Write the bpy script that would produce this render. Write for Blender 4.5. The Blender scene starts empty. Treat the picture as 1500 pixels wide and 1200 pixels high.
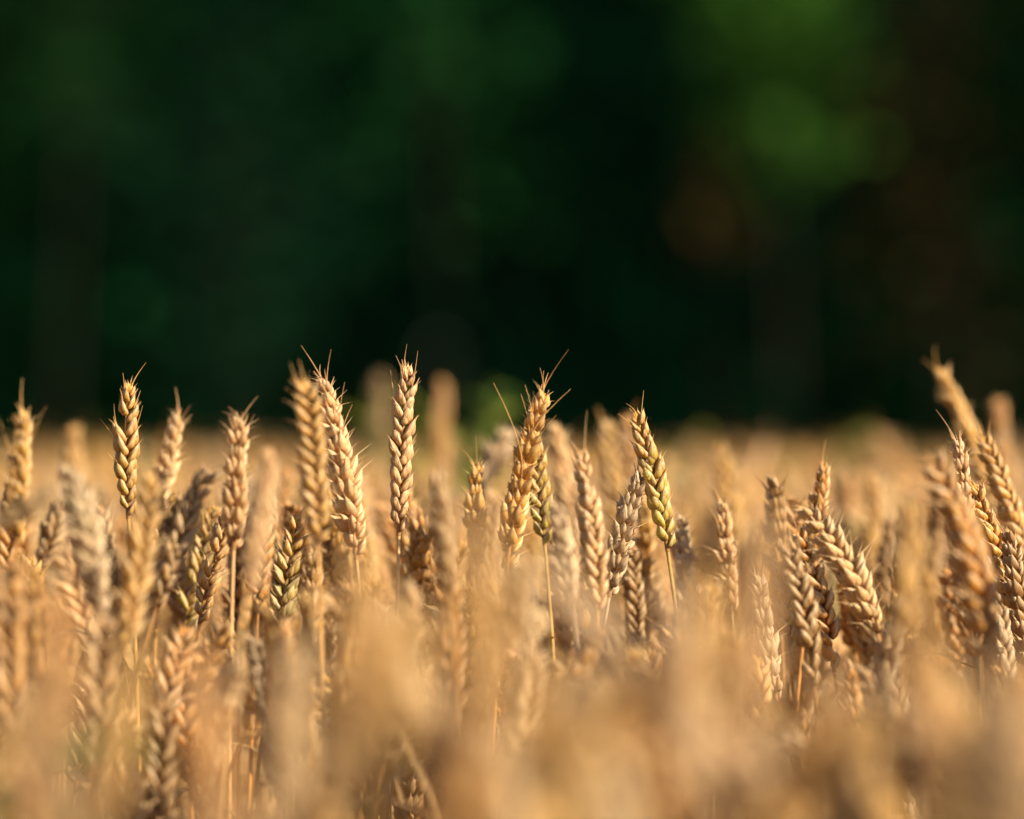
import bpy, math, random
import numpy as np
from mathutils import Vector, Matrix

# ------------------------------------------------------------------ camera, sky, sun, exposure
scene = bpy.context.scene
COL = scene.collection
CAM_Z = 0.82
FOCUS = 2.30
cam_d = bpy.data.cameras.new('camera')
cam = bpy.data.objects.new('camera', cam_d)
COL.objects.link(cam)
cam.location = (0, 0, CAM_Z)
cam.rotation_euler = (math.radians(90), 0, 0)
cam_d.sensor_fit = 'HORIZONTAL'
cam_d.sensor_width = 30.0
cam_d.lens = 135.0
cam_d.clip_start = 0.02
cam_d.clip_end = 1000
cam_d.dof.use_dof = True
cam_d.dof.focus_distance = FOCUS
cam_d.dof.aperture_fstop = 2.85
cam_d.dof.aperture_blades = 0
scene.camera = cam

SUN_EL = math.radians(30)
SUN_AZ = math.radians(120)      # compass-like, from +Y (view direction) clockwise: right and behind the camera
world = bpy.data.worlds.new('World')
scene.world = world
world.use_nodes = True
wn = world.node_tree
wn.nodes.clear()
sky = wn.nodes.new('ShaderNodeTexSky')
sky.sky_type = 'NISHITA'
sky.sun_disc = False
sky.sun_elevation = SUN_EL
sky.sun_rotation = SUN_AZ
bg = wn.nodes.new('ShaderNodeBackground')
bg.inputs['Strength'].default_value = 0.05
wo = wn.nodes.new('ShaderNodeOutputWorld')
wn.links.new(sky.outputs[0], bg.inputs[0])
wn.links.new(bg.outputs[0], wo.inputs[0])

sun_d = bpy.data.lights.new('sun', 'SUN')
sun_d.energy = 5.0
sun_d.angle = math.radians(0.6)
sun_d.color = (1.0, 0.825, 0.58)
sun = bpy.data.objects.new('sun', sun_d)
COL.objects.link(sun)
sdir = Vector((math.sin(SUN_AZ) * math.cos(SUN_EL), math.cos(SUN_AZ) * math.cos(SUN_EL), math.sin(SUN_EL)))
sun.rotation_euler = sdir.to_track_quat('Z', 'Y').to_euler()
sun.location = sdir * 20

scene.view_settings.view_transform = 'Standard'
scene.view_settings.look = 'None'
scene.view_settings.exposure = 0.74
scene.view_settings.gamma = 1.0
scene.cycles.use_denoising = True
scene.cycles.use_adaptive_sampling = False
scene.cycles.sampling_pattern = 'BLUE_NOISE'
scene.cycles.pixel_filter_type = 'BLACKMAN_HARRIS'
scene.cycles.filter_width = 1.5
scene.cycles.max_bounces = 6
scene.cycles.diffuse_bounces = 4
scene.cycles.transmission_bounces = 3
scene.cycles.sample_clamp_indirect = 6

# ------------------------------------------------------------------ helpers
rng = np.random.default_rng(11)
random.seed(11)
KPX = 30.0 / 135.0 / 1500.0        # metres per photograph pixel at one metre

def at(px, py, d):
    return np.array([(px - 750) * KPX * d, d, CAM_Z + (600 - py) * KPX * d])

def unit(v):
    v = np.asarray(v, float)
    return v / max(1e-9, np.linalg.norm(v))

class Geo:
    """quads only; per-vertex 'fl' = (t, angle, random, kind) and 'tint' colour"""
    def __init__(self):
        self.v, self.q, self.f, self.c, self.n = [], [], [], [], 0
    def add(self, v, q, fl=None, tint=(1, 1, 1)):
        k = len(v)
        self.v.append(np.asarray(v, np.float32))
        self.q.append(np.asarray(q, np.int32) + self.n)
        self.f.append(np.zeros((k, 4), np.float32) if fl is None else fl.astype(np.float32))
        t = np.asarray(tint, np.float32)
        self.c.append(np.tile(t, (k, 1)) if t.ndim == 1 else t)
        self.n += k
    def arrays(self):
        return np.concatenate(self.v), np.concatenate(self.q), np.concatenate(self.f), np.concatenate(self.c)
    def mesh(self, name, mat):
        v, q, f, c = self.arrays()
        me = bpy.data.meshes.new(name)
        me.vertices.add(len(v)); me.vertices.foreach_set('co', v.ravel())
        me.loops.add(len(q) * 4); me.loops.foreach_set('vertex_index', q.ravel())
        me.polygons.add(len(q))
        me.polygons.foreach_set('loop_start', np.arange(0, len(q) * 4, 4, dtype=np.int32))
        me.polygons.foreach_set('use_smooth', np.ones(len(q), bool))
        a = me.attributes.new('fl', 'FLOAT_COLOR', 'POINT'); a.data.foreach_set('color', f.ravel())
        c4 = np.concatenate([c, np.ones((len(c), 1), np.float32)], 1)
        a = me.attributes.new('tint', 'FLOAT_COLOR', 'POINT'); a.data.foreach_set('color', c4.astype(np.float32).ravel())
        me.materials.append(mat)
        me.update()
        return me

def obj(name, mesh, parent=None, color=None, matrix=None):
    o = bpy.data.objects.new(name, mesh)
    COL.objects.link(o)
    if parent is not None:
        o.parent = parent
    if matrix is not None:
        o.matrix_local = matrix
    if color is not None:
        o.color = (*color, 1)
    return o

def tag(o, label=None, cat=None, group=None, kind=None):
    for k, v in (('label', label), ('category', cat), ('group', group), ('kind', kind)):
        if v:
            o[k] = v

def thing(name, loc, label, cat, group=None):
    o = bpy.data.objects.new(name, None)
    o.empty_display_size = 0.02
    COL.objects.link(o)
    o.location = loc
    tag(o, label, cat, group)
    return o

def tube(path, radii, seg=6, fl_kind=0.0, twist=0.0):
    path = np.asarray(path, float)
    n = len(path)
    tan = np.gradient(path, axis=0)
    tan /= np.maximum(1e-9, np.linalg.norm(tan, axis=1))[:, None]
    ref = np.array([0.31, 0.95, 0.05]) if abs(tan[0][1]) < 0.9 else np.array([1.0, 0, 0.1])
    u = np.cross(tan, ref); u /= np.maximum(1e-9, np.linalg.norm(u, axis=1))[:, None]
    w = np.cross(tan, u)
    ang = np.linspace(0, 2 * math.pi, seg, endpoint=False)
    r = np.asarray(radii, float)
    v = path[:, None, :] + r[:, None, None] * (np.cos(ang)[None, :, None] * u[:, None, :] + np.sin(ang)[None, :, None] * w[:, None, :])
    v = v.reshape(-1, 3)
    i = np.arange(n - 1)[:, None] * seg; j = np.arange(seg)[None, :]; j2 = (j + 1) % seg
    q = np.stack([i + j, i + j2, i + seg + j2, i + seg + j], -1).reshape(-1, 4)
    fl = np.zeros((len(v), 4))
    fl[:, 0] = np.repeat(np.linspace(0, 1, n), seg)
    fl[:, 1] = np.tile(ang / (2 * math.pi), n)
    fl[:, 2] = 0.5
    fl[:, 3] = fl_kind
    return v, q, fl

def bez(p0, p1, p2, p3, n):
    t = np.linspace(0, 1, n)[:, None]
    return (1 - t) ** 3 * p0 + 3 * (1 - t) ** 2 * t * p1 + 3 * (1 - t) * t * t * p2 + t ** 3 * p3

# ------------------------------------------------------------------ materials
def N(nt, typ, **kw):
    n = nt.nodes.new(typ)
    for k, v in kw.items():
        setattr(n, k, v)
    return n

def straw_material(name, translucent=0.2, rough=0.42, veins=True, spots=True):
    m = bpy.data.materials.new(name); m.use_nodes = True
    nt = m.node_tree; nt.nodes.clear(); L = nt.links.new
    out = N(nt, 'ShaderNodeOutputMaterial')
    tint = N(nt, 'ShaderNodeAttribute', attribute_name='tint')
    fl = N(nt, 'ShaderNodeAttribute', attribute_name='fl')
    oi = N(nt, 'ShaderNodeObjectInfo')
    sep = N(nt, 'ShaderNodeSeparateColor'); L(fl.outputs['Color'], sep.inputs[0])
    mul = N(nt, 'ShaderNodeMix', data_type='RGBA', blend_type='MULTIPLY'); mul.inputs[0].default_value = 1
    L(tint.outputs['Color'], mul.inputs[6]); L(oi.outputs['Color'], mul.inputs[7])
    # paler, drier towards the tip of every glume
    ramp = N(nt, 'ShaderNodeMapRange'); ramp.inputs[1].default_value = 0.35; ramp.inputs[2].default_value = 1.0
    ramp.inputs[3].default_value = 0.0; ramp.inputs[4].default_value = 0.55
    L(sep.outputs[0], ramp.inputs[0])
    pale = N(nt, 'ShaderNodeMix', data_type='RGBA', blend_type='MIX'); pale.inputs[7].default_value = (0.88, 0.67, 0.37, 1)
    L(ramp.outputs[0], pale.inputs[0]); L(mul.outputs[2], pale.inputs[6])
    # per glume and per spikelet value shift
    add = N(nt, 'ShaderNodeMath', operation='ADD'); L(sep.outputs[2], add.inputs[0]); L(oi.outputs['Random'], add.inputs[1])
    vr = N(nt, 'ShaderNodeMapRange'); vr.inputs[2].default_value = 2.0; vr.inputs[3].default_value = 0.74; vr.inputs[4].default_value = 1.22
    L(add.outputs[0], vr.inputs[0])
    geo = N(nt, 'ShaderNodeNewGeometry')
    noi = N(nt, 'ShaderNodeTexNoise'); noi.inputs['Scale'].default_value = 260; noi.inputs['Detail'].default_value = 3
    L(geo.outputs['Position'], noi.inputs['Vector'])
    nr = N(nt, 'ShaderNodeMapRange'); nr.inputs[1].default_value = 0.3; nr.inputs[2].default_value = 0.7
    nr.inputs[3].default_value = 0.80; nr.inputs[4].default_value = 1.15
    L(noi.outputs[0], nr.inputs[0])
    m1 = N(nt, 'ShaderNodeMath', operation='MULTIPLY'); L(vr.outputs[0], m1.inputs[0]); L(nr.outputs[0], m1.inputs[1])
    last = m1.outputs[0]
    wav = None
    if veins:
        w1 = N(nt, 'ShaderNodeMath', operation='MULTIPLY'); w1.inputs[1].default_value = 2 * math.pi * 11; L(sep.outputs[1], w1.inputs[0])
        w2 = N(nt, 'ShaderNodeMath', operation='SINE'); L(w1.outputs[0], w2.inputs[0])
        wav = N(nt, 'ShaderNodeMapRange'); wav.inputs[1].default_value = -1; wav.inputs[3].default_value = 0.78; wav.inputs[4].default_value = 1.10
        L(w2.outputs[0], wav.inputs[0])
        m2 = N(nt, 'ShaderNodeMath', operation='MULTIPLY'); L(last, m2.inputs[0]); L(wav.outputs[0], m2.inputs[1]); last = m2.outputs[0]
    val = N(nt, 'ShaderNodeVectorMath', operation='SCALE'); L(pale.outputs[2], val.inputs[0]); L(last, val.inputs['Scale'])
    color = val.outputs[0]
    if veins:
        n3 = N(nt, 'ShaderNodeTexNoise'); n3.inputs['Scale'].default_value = 75; n3.inputs['Detail'].default_value = 4
        L(geo.outputs['Position'], n3.inputs['Vector'])
        wr = N(nt, 'ShaderNodeMapRange'); wr.inputs[1].default_value = 0.52; wr.inputs[2].default_value = 0.72; wr.inputs[4].default_value = 0.55
        L(n3.outputs[0], wr.inputs[0])
        wm = N(nt, 'ShaderNodeMix', data_type='RGBA', blend_type='MIX'); wm.inputs[7].default_value = (0.60, 0.46, 0.30, 1)
        L(wr.outputs[0], wm.inputs[0]); L(color, wm.inputs[6]); color = wm.outputs[2]
        dk = N(nt, 'ShaderNodeMapRange'); dk.inputs[1].default_value = 0.86; dk.inputs[2].default_value = 0.93; dk.inputs[4].default_value = 0.55
        L(sep.outputs[2], dk.inputs[0])
        dm = N(nt, 'ShaderNodeMix', data_type='RGBA', blend_type='MIX'); dm.inputs[7].default_value = (0.36, 0.19, 0.07, 1)
        L(dk.outputs[0], dm.inputs[0]); L(color, dm.inputs[6]); color = dm.outputs[2]
        # papery margins run down both sides of a husk
        mg = N(nt, 'ShaderNodeMath', operation='MULTIPLY'); mg.inputs[1].default_value = 2 * math.pi; L(sep.outputs[1], mg.inputs[0])
        ms = N(nt, 'ShaderNodeMath', operation='SINE'); L(mg.outputs[0], ms.inputs[0])
        ma = N(nt, 'ShaderNodeMath', operation='ABSOLUTE'); L(ms.outputs[0], ma.inputs[0])
        mr = N(nt, 'ShaderNodeMapRange'); mr.inputs[1].default_value = 0.80; mr.inputs[2].default_value = 1.0; mr.inputs[4].default_value = 0.6
        L(ma.outputs[0], mr.inputs[0])
        mm_ = N(nt, 'ShaderNodeMix', data_type='RGBA', blend_type='MIX'); mm_.inputs[7].default_value = (0.88, 0.69, 0.43, 1)
        L(mr.outputs[0], mm_.inputs[0]); L(color, mm_.inputs[6]); color = mm_.outputs[2]
        # brown scar at the foot of each husk
        br = N(nt, 'ShaderNodeMapRange'); br.inputs[1].default_value = 0.02; br.inputs[2].default_value = 0.30; br.inputs[3].default_value = 0.7; br.inputs[4].default_value = 0.0
        L(sep.outputs[0], br.inputs[0])
        bm = N(nt, 'ShaderNodeMix', data_type='RGBA', blend_type='MIX'); bm.inputs[7].default_value = (0.34, 0.15, 0.04, 1)
        L(br.outputs[0], bm.inputs[0]); L(color, bm.inputs[6]); color = bm.outputs[2]
    if spots:
        n2 = N(nt, 'ShaderNodeTexNoise'); n2.inputs['Scale'].default_value = 620; n2.inputs['Detail'].default_value = 2
        L(geo.outputs['Position'], n2.inputs['Vector'])
        sr = N(nt, 'ShaderNodeMapRange'); sr.inputs[1].default_value = 0.63; sr.inputs[2].default_value = 0.72; sr.inputs[4].default_value = 0.65
        L(n2.outputs[0], sr.inputs[0])
        sp = N(nt, 'ShaderNodeMix', data_type='RGBA', blend_type='MIX'); sp.inputs[7].default_value = (0.22, 0.10, 0.035, 1)
        L(sr.outputs[0], sp.inputs[0]); L(color, sp.inputs[6]); color = sp.outputs[2]
    pr = N(nt, 'ShaderNodeBsdfPrincipled')
    pr.inputs['Roughness'].default_value = rough
    pr.inputs['Specular IOR Level'].default_value = 0.45
    L(color, pr.inputs['Base Color'])
    bmp = N(nt, 'ShaderNodeBump'); bmp.inputs['Strength'].default_value = 0.35; bmp.inputs['Distance'].default_value = 0.0004
    L(last, bmp.inputs['Height']); L(bmp.outputs[0], pr.inputs['Normal'])
    tr = N(nt, 'ShaderNodeBsdfTranslucent')
    warm = N(nt, 'ShaderNodeMix', data_type='RGBA', blend_type='MULTIPLY'); warm.inputs[0].default_value = 1
    warm.inputs[7].default_value = (1.0, 0.86, 0.62, 1)
    L(color, warm.inputs[6]); L(warm.outputs[2], tr.inputs[0])
    mix = N(nt, 'ShaderNodeMixShader'); mix.inputs[0].default_value = translucent
    L(pr.outputs[0], mix.inputs[1]); L(tr.outputs[0], mix.inputs[2]); L(mix.outputs[0], out.inputs[0])
    return m

def leaf_material(name, rough=0.75, trans=0.3):
    m = bpy.data.materials.new(name); m.use_nodes = True
    nt = m.node_tree; nt.nodes.clear(); L = nt.links.new
    out = N(nt, 'ShaderNodeOutputMaterial')
    tint = N(nt, 'ShaderNodeAttribute', attribute_name='tint')
    oi = N(nt, 'ShaderNodeObjectInfo')
    geo = N(nt, 'ShaderNodeNewGeometry')
    noi = N(nt, 'ShaderNodeTexNoise'); noi.inputs['Scale'].default_value = 9
    L(geo.outputs['Position'], noi.inputs['Vector'])
    nr = N(nt, 'ShaderNodeMapRange'); nr.inputs[1].default_value = 0.3; nr.inputs[2].default_value = 0.7; nr.inputs[3].default_value = 0.75; nr.inputs[4].default_value = 1.25
    L(noi.outputs[0], nr.inputs[0])
    mul = N(nt, 'ShaderNodeMix', data_type='RGBA', blend_type='MULTIPLY'); mul.inputs[0].default_value = 1
    L(tint.outputs['Color'], mul.inputs[6]); L(oi.outputs['Color'], mul.inputs[7])
    val = N(nt, 'ShaderNodeVectorMath', operation='SCALE'); L(mul.outputs[2], val.inputs[0]); L(nr.outputs[0], val.inputs['Scale'])
    pr = N(nt, 'ShaderNodeBsdfPrincipled'); pr.inputs['Roughness'].default_value = rough
    pr.inputs['Specular IOR Level'].default_value = 0.08
    L(val.outputs[0], pr.inputs['Base Color'])
    tr = N(nt, 'ShaderNodeBsdfTranslucent'); L(val.outputs[0], tr.inputs[0])
    mix = N(nt, 'ShaderNodeMixShader'); mix.inputs[0].default_value = trans
    L(pr.outputs[0], mix.inputs[1]); L(tr.outputs[0], mix.inputs[2]); L(mix.outputs[0], out.inputs[0])
    return m

def noise_material(name, c1, c2, scale, rough=0.9, bump=0.4):
    m = bpy.data.materials.new(name); m.use_nodes = True
    nt = m.node_tree; L = nt.links.new
    pr = nt.nodes['Principled BSDF']; pr.inputs['Roughness'].default_value = rough
    geo = N(nt, 'ShaderNodeNewGeometry')
    noi = N(nt, 'ShaderNodeTexNoise'); noi.inputs['Scale'].default_value = scale; noi.inputs['Detail'].default_value = 8
    L(geo.outputs['Position'], noi.inputs['Vector'])
    r = N(nt, 'ShaderNodeValToRGB'); r.color_ramp.elements[0].color = (*c1, 1); r.color_ramp.elements[1].color = (*c2, 1)
    r.color_ramp.elements[0].position = 0.35; r.color_ramp.elements[1].position = 0.7
    L(noi.outputs[0], r.inputs[0]); L(r.outputs[0], pr.inputs['Base Color'])
    b = N(nt, 'ShaderNodeBump'); b.inputs['Strength'].default_value = bump; L(noi.outputs[0], b.inputs['Height']); L(b.outputs[0], pr.inputs['Normal'])
    return m

M_GRAIN = straw_material('wheat_husk')
M_STEM = straw_material('wheat_straw', translucent=0.12, rough=0.42, veins=False, spots=False)
M_AWN = straw_material('wheat_awn', translucent=0.3, rough=0.45, veins=False, spots=False)
M_LEAF = leaf_material('green_leaf', trans=0.42)
M_BARK = noise_material('tree_bark', (0.012, 0.01, 0.007), (0.04, 0.03, 0.02), 14)
M_SOIL = noise_material('field_soil', (0.05, 0.032, 0.02), (0.16, 0.105, 0.06), 25)

# ------------------------------------------------------------------ wheat: husk > spikelet > ear
rs_husk = random.Random(8)
def husk(length, width, thick, seg, rings, beak=0.22, curl=0.10):
    """boat-shaped glume with a beak; local z along it, x outwards"""
    if rings >= 9:
        T = [0, .07, .2, .36, .52, .68, .82, .93, 1.0, 1.0 + beak]
        R = [.30, .62, .92, 1.0, .92, .70, .42, .20, .085, .012]
    elif rings >= 5:
        T = [0, .18, .45, .75, .95, 1.0 + beak]
        R = [.32, .85, 1.0, .66, .2, .015]
    else:
        T = [0, .4, 0.8, 1.0 + beak]
        R = [.4, 1.0, .6, .02]
    T = np.array(T); R = np.array(R)
    ang = np.linspace(0, 2 * math.pi, seg, endpoint=False)
    ca, sa = np.cos(ang), np.sin(ang)
    keel = 1 + 0.16 * np.clip(ca, 0, 1) ** 6
    ph = rs_husk.uniform(0, 6.28)
    crease = 1 + .05 * np.sin(3 * ang[None, :] + ph + 4 * T[:, None]) + .035 * np.sin(5 * ang[None, :] - ph * 2 + 9 * T[:, None])
    x = R[:, None] * thick * (ca * keel)[None, :] * crease
    y = R[:, None] * width * sa[None, :] * crease
    bow = np.sin(np.clip(T, 0, 1) * math.pi) * length * 0.055 + np.clip(T - 0.8, 0, 1) ** 1.5 * length * curl * 3
    x = x + bow[:, None]
    z = (T * length)[:, None] + 0 * x
    v = np.stack([x, y, z], -1).reshape(-1, 3)
    n = len(T)
    i = np.arange(n - 1)[:, None] * seg; j = np.arange(seg)[None, :]; j2 = (j + 1) % seg
    q = np.stack([i + j, i + j2, i + seg + j2, i + seg + j], -1).reshape(-1, 4)
    fl = np.zeros((len(v), 4))
    fl[:, 0] = np.repeat(np.clip(T, 0, 1), seg)
    fl[:, 1] = np.tile(ang / (2 * math.pi), n)
    return v, q, fl

def rot_xyz(out_deg, lat_deg, roll_deg=0):
    a, b, c = map(math.radians, (out_deg, lat_deg, roll_deg))
    Ry = np.array([[math.cos(a), 0, math.sin(a)], [0, 1, 0], [-math.sin(a), 0, math.cos(a)]])
    Rx = np.array([[1, 0, 0], [0, math.cos(b), math.sin(b)], [0, -math.sin(b), math.cos(b)]])
    Rz = np.array([[math.cos(c), -math.sin(c), 0], [math.sin(c), math.cos(c), 0], [0, 0, 1]])
    return Rx @ Ry @ Rz

def spikelet(lod, r, open_=1.0, bk=1.0):
    """lod 0 sharp, 1 soft, 2 far. mm scaled to metres; x points away from the rachis, y is the fan"""
    g = Geo()
    mm = 0.001
    seg, rings = ((12, 9), (7, 5), (4, 3))[lod]
    parts = []
    j = lambda s: r.uniform(-s, s)
    for s in (-1, 1):
        parts.append(((0.5, s * 1.7, -0.3), 15 * open_ + j(4), s * (17 + j(5)) * open_, s * 48 + j(10), 7.9 + j(.6), 2.15, 1.5, .26, .12))  # glume
        parts.append(((1.4, s * 1.15, 1.1), 16 * open_ + j(5), s * (10 + j(4)) * open_, s * 32 + j(10), 9.8 + j(.7), 2.65 + j(.15), 2.25, .20 + r.uniform(0, .14), .10))   # lemma
    parts.append(((1.8, j(.5), 3.0), 20 * open_ + j(6), j(7), j(20), 8.6 + j(.8), 2.25, 1.95, .2 + r.uniform(0, .2), .12))
    if lod == 2:
        parts = [parts[1], parts[3], parts[4]]
    for k, (p, o, l, roll, ln, w, th, beak, curl) in enumerate(parts):
        if lod == 2:
            w *= 1.25; th *= 1.25
        v, q, fl = husk(ln * (1 + .06 * (bk - 1)), w * (1 - .05 * (bk - 1)), th, seg, rings, beak * bk, curl * (1 + .5 * (bk - 1)))
        v = (v @ rot_xyz(o, l, roll).T + np.array(p)) * mm
        fl[:, 2] = r.uniform(0, 1)
        g.add(v, q, fl)
    return g.arrays()

rs = random.Random(5)
SPK = [[spikelet(l, rs, 0.85 + 0.3 * rs.random()) for _ in range(n)] for l, n in ((0, 9), (1, 6), (2, 4))]
SPB = [[spikelet(l, rs, 1.25 + 0.5 * rs.random(), 1.9 + rs.random()) for _ in range(n)] for l, n in ((0, 9), (1, 6), (2, 4))]
def spk_meshes(src):
    out = []
    for v, q, f, c in src:
        g = Geo(); g.add(v, q, f); out.append(g.mesh('spikelet', M_GRAIN))
    return out
SPK_MESH = spk_meshes(SPK[0]); SPB_MESH = spk_meshes(SPB[0])

def frames(path, face):
    """rotation-minimising-ish frames: z along the path, x = side the spikelets point to"""
    tan = np.gradient(path, axis=0)
    tan /= np.linalg.norm(tan, axis=1)[:, None]
    x0 = np.array([math.cos(face), math.sin(face), 0.0])
    X = x0 - (tan @ x0)[:, None] * tan
    X /= np.linalg.norm(X, axis=1)[:, None]
    Y = np.cross(tan, X)
    return X, Y, tan

def ear_nodes(path_fn, length, face, r, scale, splay):
    """list of (R 3x3, origin, size, variant rnd, s) for each spikelet"""
    n = max(7, int(round(length / (0.0039 * scale))))
    ts = np.linspace(0.03, 0.93, n)
    P = np.array([path_fn(t) for t in np.linspace(0, 1, 41)])
    X, Y, Z = frames(P, face)
    tw = r.uniform(-0.35, 0.35)
    out = []
    for i, t in enumerate(ts):
        k = t * 40; a = int(k); b = min(40, a + 1); w = k - a
        p = P[a] * (1 - w) + P[b] * w
        x = unit(X[a] * (1 - w) + X[b] * w); z = unit(Z[a] * (1 - w) + Z[b] * w); y = np.cross(z, x)
        s = 1 if i % 2 == 0 else -1
        an = tw * (t - .5) * 2 + math.radians(r.uniform(-14, 14)) + (0 if s > 0 else math.pi)
        xx = x * math.cos(an) + y * math.sin(an); yy = np.cross(z, xx)
        size = scale * (0.70 + 0.34 * min(1, t / 0.22)) * (1 - 0.42 * max(0, (t - 0.55) / 0.45)) * r.uniform(.86, 1.10)
        if r.random() < .03:
            continue
        tilt = math.radians(r.uniform(-8, 9) + splay * 9)
        zz = z * math.cos(tilt) + xx * math.sin(tilt); x2 = np.cross(yy, zz)
        out.append((np.stack([x2, yy, zz], 1), p + x2 * 0.0002, size, t))
    x, y, z = X[40], Y[40], Z[40]
    out.append((np.stack([y, -x, z], 1), P[38] - y * 0.001, scale * 0.58, 1.0))
    return out, P

def awn_path(p, d, length, r, droop=0.0):
    d = unit(d); side = unit(np.cross(d, [r.uniform(-1, 1), r.uniform(-1, 1), r.uniform(-1, 1)]))
    b = length * r.uniform(-0.08, 0.08)
    t = np.linspace(0, 1, 7)[:, None]
    return p + d * length * t + side * b * np.sin(t * math.pi * 0.9) + side * b * 0.6 * t ** 2

def ear_awns(nodes, r, length, n_long):
    """awnlets on the upper spikelets: (path, base radius)"""
    out = []
    tops = [k for k in nodes if k[3] > 0.55]
    r.shuffle(tops)
    for i, (R, p, size, t) in enumerate(tops):
        long_ = i < n_long
        for s in ((-1, 1) if long_ else (r.choice((-1, 1)),)):
            if long_ and s == 1 and r.random() < .55:
                continue
            L_ = (r.uniform(.55, 1.0) if long_ else r.uniform(.12, .32)) * length
            st = p + R @ (np.array([4.2, s * 2.4, 10.0]) * 0.001 * size)
            d = R @ np.array([0.38 + r.uniform(-.2, .3), s * .30 + r.uniform(-.15, .15), 1.0])
            out.append((awn_path(st, d, L_, r), 0.00046 if long_ else 0.00036))
    for R, p, size, t in nodes:
        if .12 < t <= .55 and r.random() < .6:
            s = r.choice((-1, 1))
            st = p + R @ (np.array([4.0, s * 2.3, 9.0]) * 0.001 * size)
            out.append((awn_path(st, R @ np.array([.55 + r.uniform(-.2, .3), s * .3, 1.0]), r.uniform(.003, .009), r), 0.00034))
    return out

def make_path(base, tip, bow):
    base, tip = np.asarray(base, float), np.asarray(tip, float)
    mid = (base + tip) / 2 + np.asarray(bow, float)
    return lambda t: (1 - t) ** 2 * base + 2 * (1 - t) * t * mid + t * t * tip

def stem_path(fn, r, n=16, straight=0.10):
    base = fn(0.0); tan = unit(fn(0.06) - base)
    p2 = base - tan * straight
    gx, gy = p2[0] - tan[0] * 0.10 + r.uniform(-.012, .012), p2[1] - tan[1] * 0.10 + r.uniform(-.012, .012)
    ground = np.array([gx, gy, 0.0])
    return bez(ground, ground + np.array([0, 0, 0.42]), p2, base, n)

def leaf_strip(p, az, length, width, r, rise=0.5, curl=1.0, n=9):
    """one strap leaf, folded along its midrib, arching away from the stem"""
    t = np.linspace(0, 1, n)
    d = np.array([math.cos(az), math.sin(az), 0])
    side = np.array([-d[1], d[0], 0])
    h = rise * t - curl * t ** 2.2
    path = p + (d[None, :] * (t * (1 - .25 * t))[:, None] + np.array([0, 0, 1.0])[None, :] * h[:, None]) * length
    path = path + side[None, :] * (np.sin(t * 5 + r.random() * 6) * 0.03 * length * t)[:, None]
    w = width * np.sin(np.clip(t * .93 + .07, 0, 1) * math.pi) ** .6 * (1 - .4 * t)
    w[-1] = width * .03
    tw = r.uniform(-1.6, 1.6) * t
    sd = side[None, :] * np.cos(tw)[:, None] + np.array([0, 0, 1.0])[None, :] * np.sin(tw)[:, None]
    up = np.array([0, 0, 1.0]) * .25
    a = path - sd * w[:, None] + up * w[:, None]; b = path; c = path + sd * w[:, None] + up * w[:, None]
    v = np.stack([a, b, c], 1).reshape(-1, 3)
    q = []
    for i in range(n - 1):
        for k in range(2):
            q.append((i * 3 + k, i * 3 + k + 1, i * 3 + k + 4, i * 3 + k + 3))
    fl = np.zeros((len(v), 4)); fl[:, 0] = np.repeat(t * .5, 3); fl[:, 2] = .5; fl[:, 1] = np.tile([0, .5, 1], n)
    return v, np.array(q), fl

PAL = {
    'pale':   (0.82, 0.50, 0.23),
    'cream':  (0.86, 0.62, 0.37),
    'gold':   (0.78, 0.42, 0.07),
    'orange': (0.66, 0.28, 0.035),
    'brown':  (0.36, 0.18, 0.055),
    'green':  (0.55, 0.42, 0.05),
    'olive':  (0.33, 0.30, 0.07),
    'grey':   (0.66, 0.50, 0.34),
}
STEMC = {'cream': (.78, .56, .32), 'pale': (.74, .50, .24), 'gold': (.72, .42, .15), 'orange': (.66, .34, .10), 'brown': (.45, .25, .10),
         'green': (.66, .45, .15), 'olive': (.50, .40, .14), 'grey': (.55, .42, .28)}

def shade(c, r, a=.10):
    k = 1 + r.uniform(-a, a)
    return tuple(min(.9, x * k * (1 + r.uniform(-.03, .03))) for x in c)

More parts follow.
